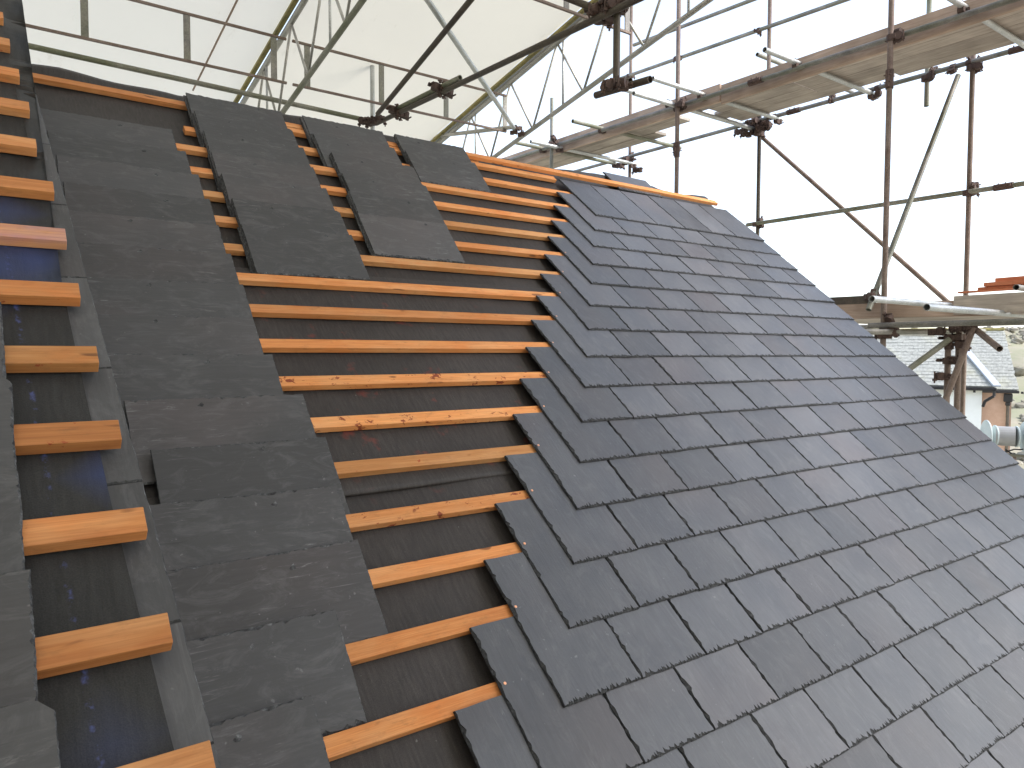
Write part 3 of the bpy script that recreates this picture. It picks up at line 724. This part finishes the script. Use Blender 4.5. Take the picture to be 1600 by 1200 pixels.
for x, y in ((583, 190), (575, 188), (592, 184)): coupler(hz(x, y, 7.6), es, s=1.2)
# hanging tee of short tubes
Xh = 2.92
p = hx(964, 10, Xh); q = hx(967, 140, Xh); tube('hanger', (p.x, p.y, p.z + .25), (p.x, p.y, q.z), es, M_DARK)
a0, b0 = hx(931, 149, Xh + .05), hx(1016, 124, Xh + .05); tube('beam_tube', a0, b0, es, M_DARK)
a0, b0 = hz(941, 137, 5.9), hz(985, 126, 5.6); tube('beam_tube', a0, b0, es, M_DARK)
for x, y in ((966, 133), (958, 130), (975, 134)): coupler(hx(x, y, Xh), es, s=1.05)
for x, y in ((930, 14), (941, 20), (950, 8), (962, 16), (972, 8), (936, 28), (955, 22)): coupler(hx(x, y, Xh), es, s=1.25)
a0 = hz(934, 16, 5.0); b0 = hz(880, -6, 5.0); tube('beam_tube', a0, b0 + (b0 - a0) * 2, es, M_DARK)
a0 = hz(928, 18, 5.2); b0 = hz(1000, -4, 4.9)
# tie from hanger frame to the gable scaffold
# ------------------------------------------------------------------ far houses
def far_frame(x, y, z, yawx=1530):
    d = RC @ Vector(((yawx - 800) / FPX, 0, -1)); d.z = 0; d.normalize()
    a = Vector((d.y, -d.x, 0)); M = Matrix.Identity(4)
    M.col[0][:3] = a; M.col[1][:3] = d; M.col[2][:3] = (0, 0, 1); M.col[3][:3] = hz(x, y, z); return M
def fx(F, x, y=600):
    n_ = F.col[1].to_3d(); return (F.inverted() @ hit(x, y, n_, n_.dot(F.col[3].to_3d()))).x
n = N('pale_weathered_slates'); v = n.coord((1, 1, 1)); b = n.noise(v, 1.1, 4, .7); f = n.noise(n.coord((7, 2, 9)), 2.2, 3, .6)
base = n.mix(n.ramp(f, (.3, 0), (.7, 1)), (.25, .25, .23), (.44, .44, .40)); base = n.mix(n.math('MULTIPLY', n.ramp(b, (.5, 0), (.7, 1)), .4), base, (.42, .40, .26))
M_FAR = n.set(base, .7, 0, .3)
def far_slates(bm, W, run, rise, rows, trimL=0, trimR=0, z0=0.0, x0=0.0, y0=0.0):
    pitch = math.atan2(rise, run); Ls = math.hypot(run, rise) / rows
    for r_ in range(rows):
        t0 = r_ / rows; xa = x0 + trimL * t0; xb = x0 + W - trimR * t0; x = xa - (.15 if r_ % 2 else 0)
        while x < xb - .05:
            x1 = min(x + .3, xb); xs = max(x, xa)
            Mx = Matrix.Translation((0, y0 + run * t0, z0 + rise * t0)) @ Matrix.Rotation(pitch - .06, 4, 'X')
            if x1 - xs > .03: add_box(bm, (xs + .002, 0, rnd.uniform(0, .006)), (x1 - .002, Ls * 1.04, .03 + rnd.uniform(0, .01)), Mx)
            x += .3
def solid(bm, W, D, H, x0=0, y0=0, z1=0): add_box(bm, (x0, y0, z1 - H), (x0 + W, y0 + D, z1))
# white house
F = far_frame(1340, 600, 22)
h1 = tag(put('white_house', None, M=F), 'white rendered house with pale slate hipped roof and black gutter', 'house')
W1 = fx(F, 1543); HIP = W1 + .2 - fx(F, 1474) * 24.3 / 22
bm = bmesh.new(); solid(bm, W1 - .12, 4.8, 4.9, .0, .18, -.06); put('wall', mesh_of('wall', bm, [M_WALL]), h1, F)
rise, run = 1.62, 2.3
HIP = max(.3, (fx(F, 1556) - fx(F, 1474)))
# hip: right end falls along the flashing from (1508,553) to (1556,596)
bm = bmesh.new(); far_slates(bm, W1 + .2, run, rise, 17, 0, HIP, x0=0)
rf = put('roof', mesh_of('roof', bm, [M_FAR]), h1, F); rf['kind'] = 'stuff'
vs = [(0, 0, -.03), (W1 + .2, 0, -.03), (W1 + .2 - HIP, run, rise - .03), (0, run, rise - .03), (W1 + .2, 2 * run, -.03), (0, 2 * run, -.03)]
put('roof_deck', pydata('roof_deck', vs, [(0, 1, 2, 3), (1, 4, 2), (3, 2, 4, 5)], [M_FAR]), h1, F)
bm = bmesh.new(); a, b = Vector((W1 + .22, -.02, .03)), Vector((W1 + .2 - HIP, run, rise + .05)); add_box(bm, (-.10, -.02, 0), (.10, .03, (b - a).length)); put('hip_flashing', mesh_of('hip_flashing', bm, [M_LEAD]), h1, F @ frame_z(a, b))
bm = bmesh.new(); add_box(bm, (0, run - .12, rise + .01), (W1 - HIP + .2, run + .12, rise + .10), bev=.02); put('ridge', mesh_of('ridge', bm, [M_TRACK]), h1, F)
bm = bmesh.new(); add_box(bm, (0, -.09, -.10), (W1 + .22, .03, -.012), bev=.015)
for i in range(8): add_box(bm, (.2 + i * .55, -.05, -.16), (.26 + i * .55, .0, -.10))
put('gutter', mesh_of('gutter', bm, [M_BLACK]), h1, F)
bm = bmesh.new(); P = [Vector((W1 + .16, -.05, -.10)), Vector((W1 + .16, -.05, -.24)), Vector((W1 - .05, .02, -.40)), Vector((W1 - .09, .06, -.55))]
for a, b in zip(P, P[1:]): add_tube(bm, a, b, .04, 8, False)
put('downpipe', mesh_of('downpipe', bm, [M_BLACK]), h1, F)
# orange house behind
F2 = far_frame(1480, 607, 23.8)
h2 = tag(put('orange_house', None, M=F2), 'orange rendered house with mossy slate roof behind the white one', 'house')
W2 = fx(F2, 1592); e = fx(F2, 1583)
bm = bmesh.new(); solid(bm, e - .02, 5, 4.8, .0, .2, -.05); put('wall', mesh_of('wall', bm, [M_ORANGE]), h2, F2)
bm = bmesh.new(); far_slates(bm, W2, 2.6, 1.95, 20, 0, .38); rf = put('roof', mesh_of('roof', bm, [M_FAR]), h2, F2); rf['kind'] = 'stuff'
vs = [(0, 0, -.03), (W2, 0, -.03), (W2 - .38, 2.6, 1.92), (0, 2.6, 1.92), (W2, 5.2, -.03), (0, 5.2, -.03)]
put('roof_deck', pydata('roof_deck', vs, [(0, 1, 2, 3), (1, 4, 2), (3, 2, 4, 5)], [M_FAR]), h2, F2)
bm = bmesh.new(); add_box(bm, (0, 2.5, 1.93), (W2 - .36, 2.7, 2.03), bev=.02); put('ridge', mesh_of('ridge', bm, [M_TRACK]), h2, F2)
bm = bmesh.new(); add_box(bm, (0, -.08, -.10), (W2 + .02, .03, -.012), bev=.015); put('gutter', mesh_of('gutter', bm, [M_BLACK]), h2, F2)
hx_ = fx(F2, 1576)
bm = bmesh.new(); add_box(bm, (hx_ - .12, .02, -.38), (hx_ + .12, .18, -.12), bev=.02); add_box(bm, (hx_ - .07, .04, -.5), (hx_ + .07, .17, -.38), bev=.02)
hp = put('hopper', mesh_of('hopper', bm, [M_BLACK]), h2, F2)
bm = bmesh.new(); add_tube(bm, (hx_, .11, -.5), (hx_, .11, -4.8), .045, 8, False); put('downpipe', mesh_of('downpipe', bm, [M_DARK]), h2, F2)

# hillside beyond
F3 = far_frame(1480, 560, 34)
bm = bmesh.new(); g = []
for j in range(40):
    row = []
    for i in range(60):
        xx = -14 + i * .9; yy = j * 1.3
        zz = -6.4 + min(j, 26) * .33 + 1.1 * noise.noise(Vector((xx * .12, yy * .1, 3))) + .45 * noise.noise(Vector((xx * .5, yy * .5, 8))) + .15 * noise.noise(Vector((xx * 2.1, yy * 2.1, 1)))
        row.append(bm.verts.new((xx, yy, zz)))
    g.append(row)
for j in range(39):
    for i in range(59): bm.faces.new((g[j][i], g[j][i+1], g[j+1][i+1], g[j+1][i]))
HG = [[v_.co.copy() for v_ in r_] for r_ in g]
tag(put('hillside', mesh_of('hillside', bm, [M_HILL], True), None, F3), kind='structure')
bm = bmesh.new(); rr = random.Random(5)
for k in range(900):
    j, i = rr.randrange(38), rr.randrange(58); p = HG[j][i]
    sz = rr.uniform(.12, .5)
    for q in range(3):
        m_ = Matrix.Translation((p.x + rr.uniform(-.8, .8), p.y + rr.uniform(-.8, .8), p.z + rr.uniform(-.05, .2) * sz * 2)) @ Matrix.Rotation(rr.uniform(0, 6), 4, (rr.random(), rr.random(), 1)) @ Matrix.Diagonal((sz * rr.uniform(.5, 1.3), sz, sz * rr.uniform(.3, .8), 1))
        bmesh.ops.create_icosphere(bm, subdivisions=1, radius=1, matrix=m_)
M_SCRUB = mat_plain('scrub_and_boulders', (.17, .15, .11), (.36, .33, .27), .9, 1, .8, world=True)
tag(put('hillside_scrub', mesh_of('hillside_scrub', bm, [M_SCRUB]), None, F3), 'brown scrub and boulders on the hillside', 'scrub', None, 'stuff')

# site machine between two pale discs, bottom right of the houses
F5 = far_frame(1571, 684, 9.0); s_ = 9.0 / FPX
mc = tag(put('cable_drum', None, M=F5), 'grey drum between pale round discs with black hoses beyond the roof edge', 'drum')
def disc(x, tilt, r=.19, th=.02):
    bm = bmesh.new(); bmesh.ops.create_cone(bm, cap_ends=True, segments=28, radius1=r, radius2=r, depth=th)
    bmesh.ops.bevel(bm, geom=[e for e in bm.edges if len(e.link_faces) == 2 and abs(e.calc_face_angle(0)) > 1], offset=.005, segments=1, affect='EDGES')
    put('disc', mesh_of('disc', bm, [M_PALE]), mc, F5 @ Matrix.Translation((x, 0, .02)) @ Matrix.Rotation(R(tilt), 4, 'Z') @ Matrix.Rotation(R(90), 4, 'Y'))
disc(-.20, 18); disc(-.11, 18, .13); disc(.11, 18, .13); disc(.20, 18); disc(.30, 18, .15)
bm = bmesh.new(); add_tube(bm, (-.10, 0, .02), (.10, 0, .02), .12, 24, False); put('drum', mesh_of('drum', bm, [M_GREY]), mc, F5)
bm = bmesh.new(); rr = random.Random(3)
for k in range(7):
    P = [Vector((rr.uniform(-.16, .12), rr.uniform(-.05, .05), -.14 - rr.uniform(0, .05)))]
    for j in range(6): P.append(P[-1] + Vector((rr.uniform(-.05, .06), rr.uniform(-.02, .02), rr.uniform(-.035, .02))))
    for a, b in zip(P, P[1:]): add_tube(bm, a, b, .009, 6, False)
put('hose', mesh_of('hose', bm, [M_BLACK]), mc, F5)
bm = bmesh.new(); add_box(bm, (-.5, -.03, -.225), (1.2, .03, -.19), bev=.004); put('beam', mesh_of('beam', bm, [M_TUBE]), mc, F5)
for dx in (.1, .3): 
    bm = bmesh.new(); add_tube(bm, (dx, 0, -.225), (dx + .1, 0, -4.5), .02, 8, False); put('leg', mesh_of('leg', bm, [M_TUBEB]), mc, F5)
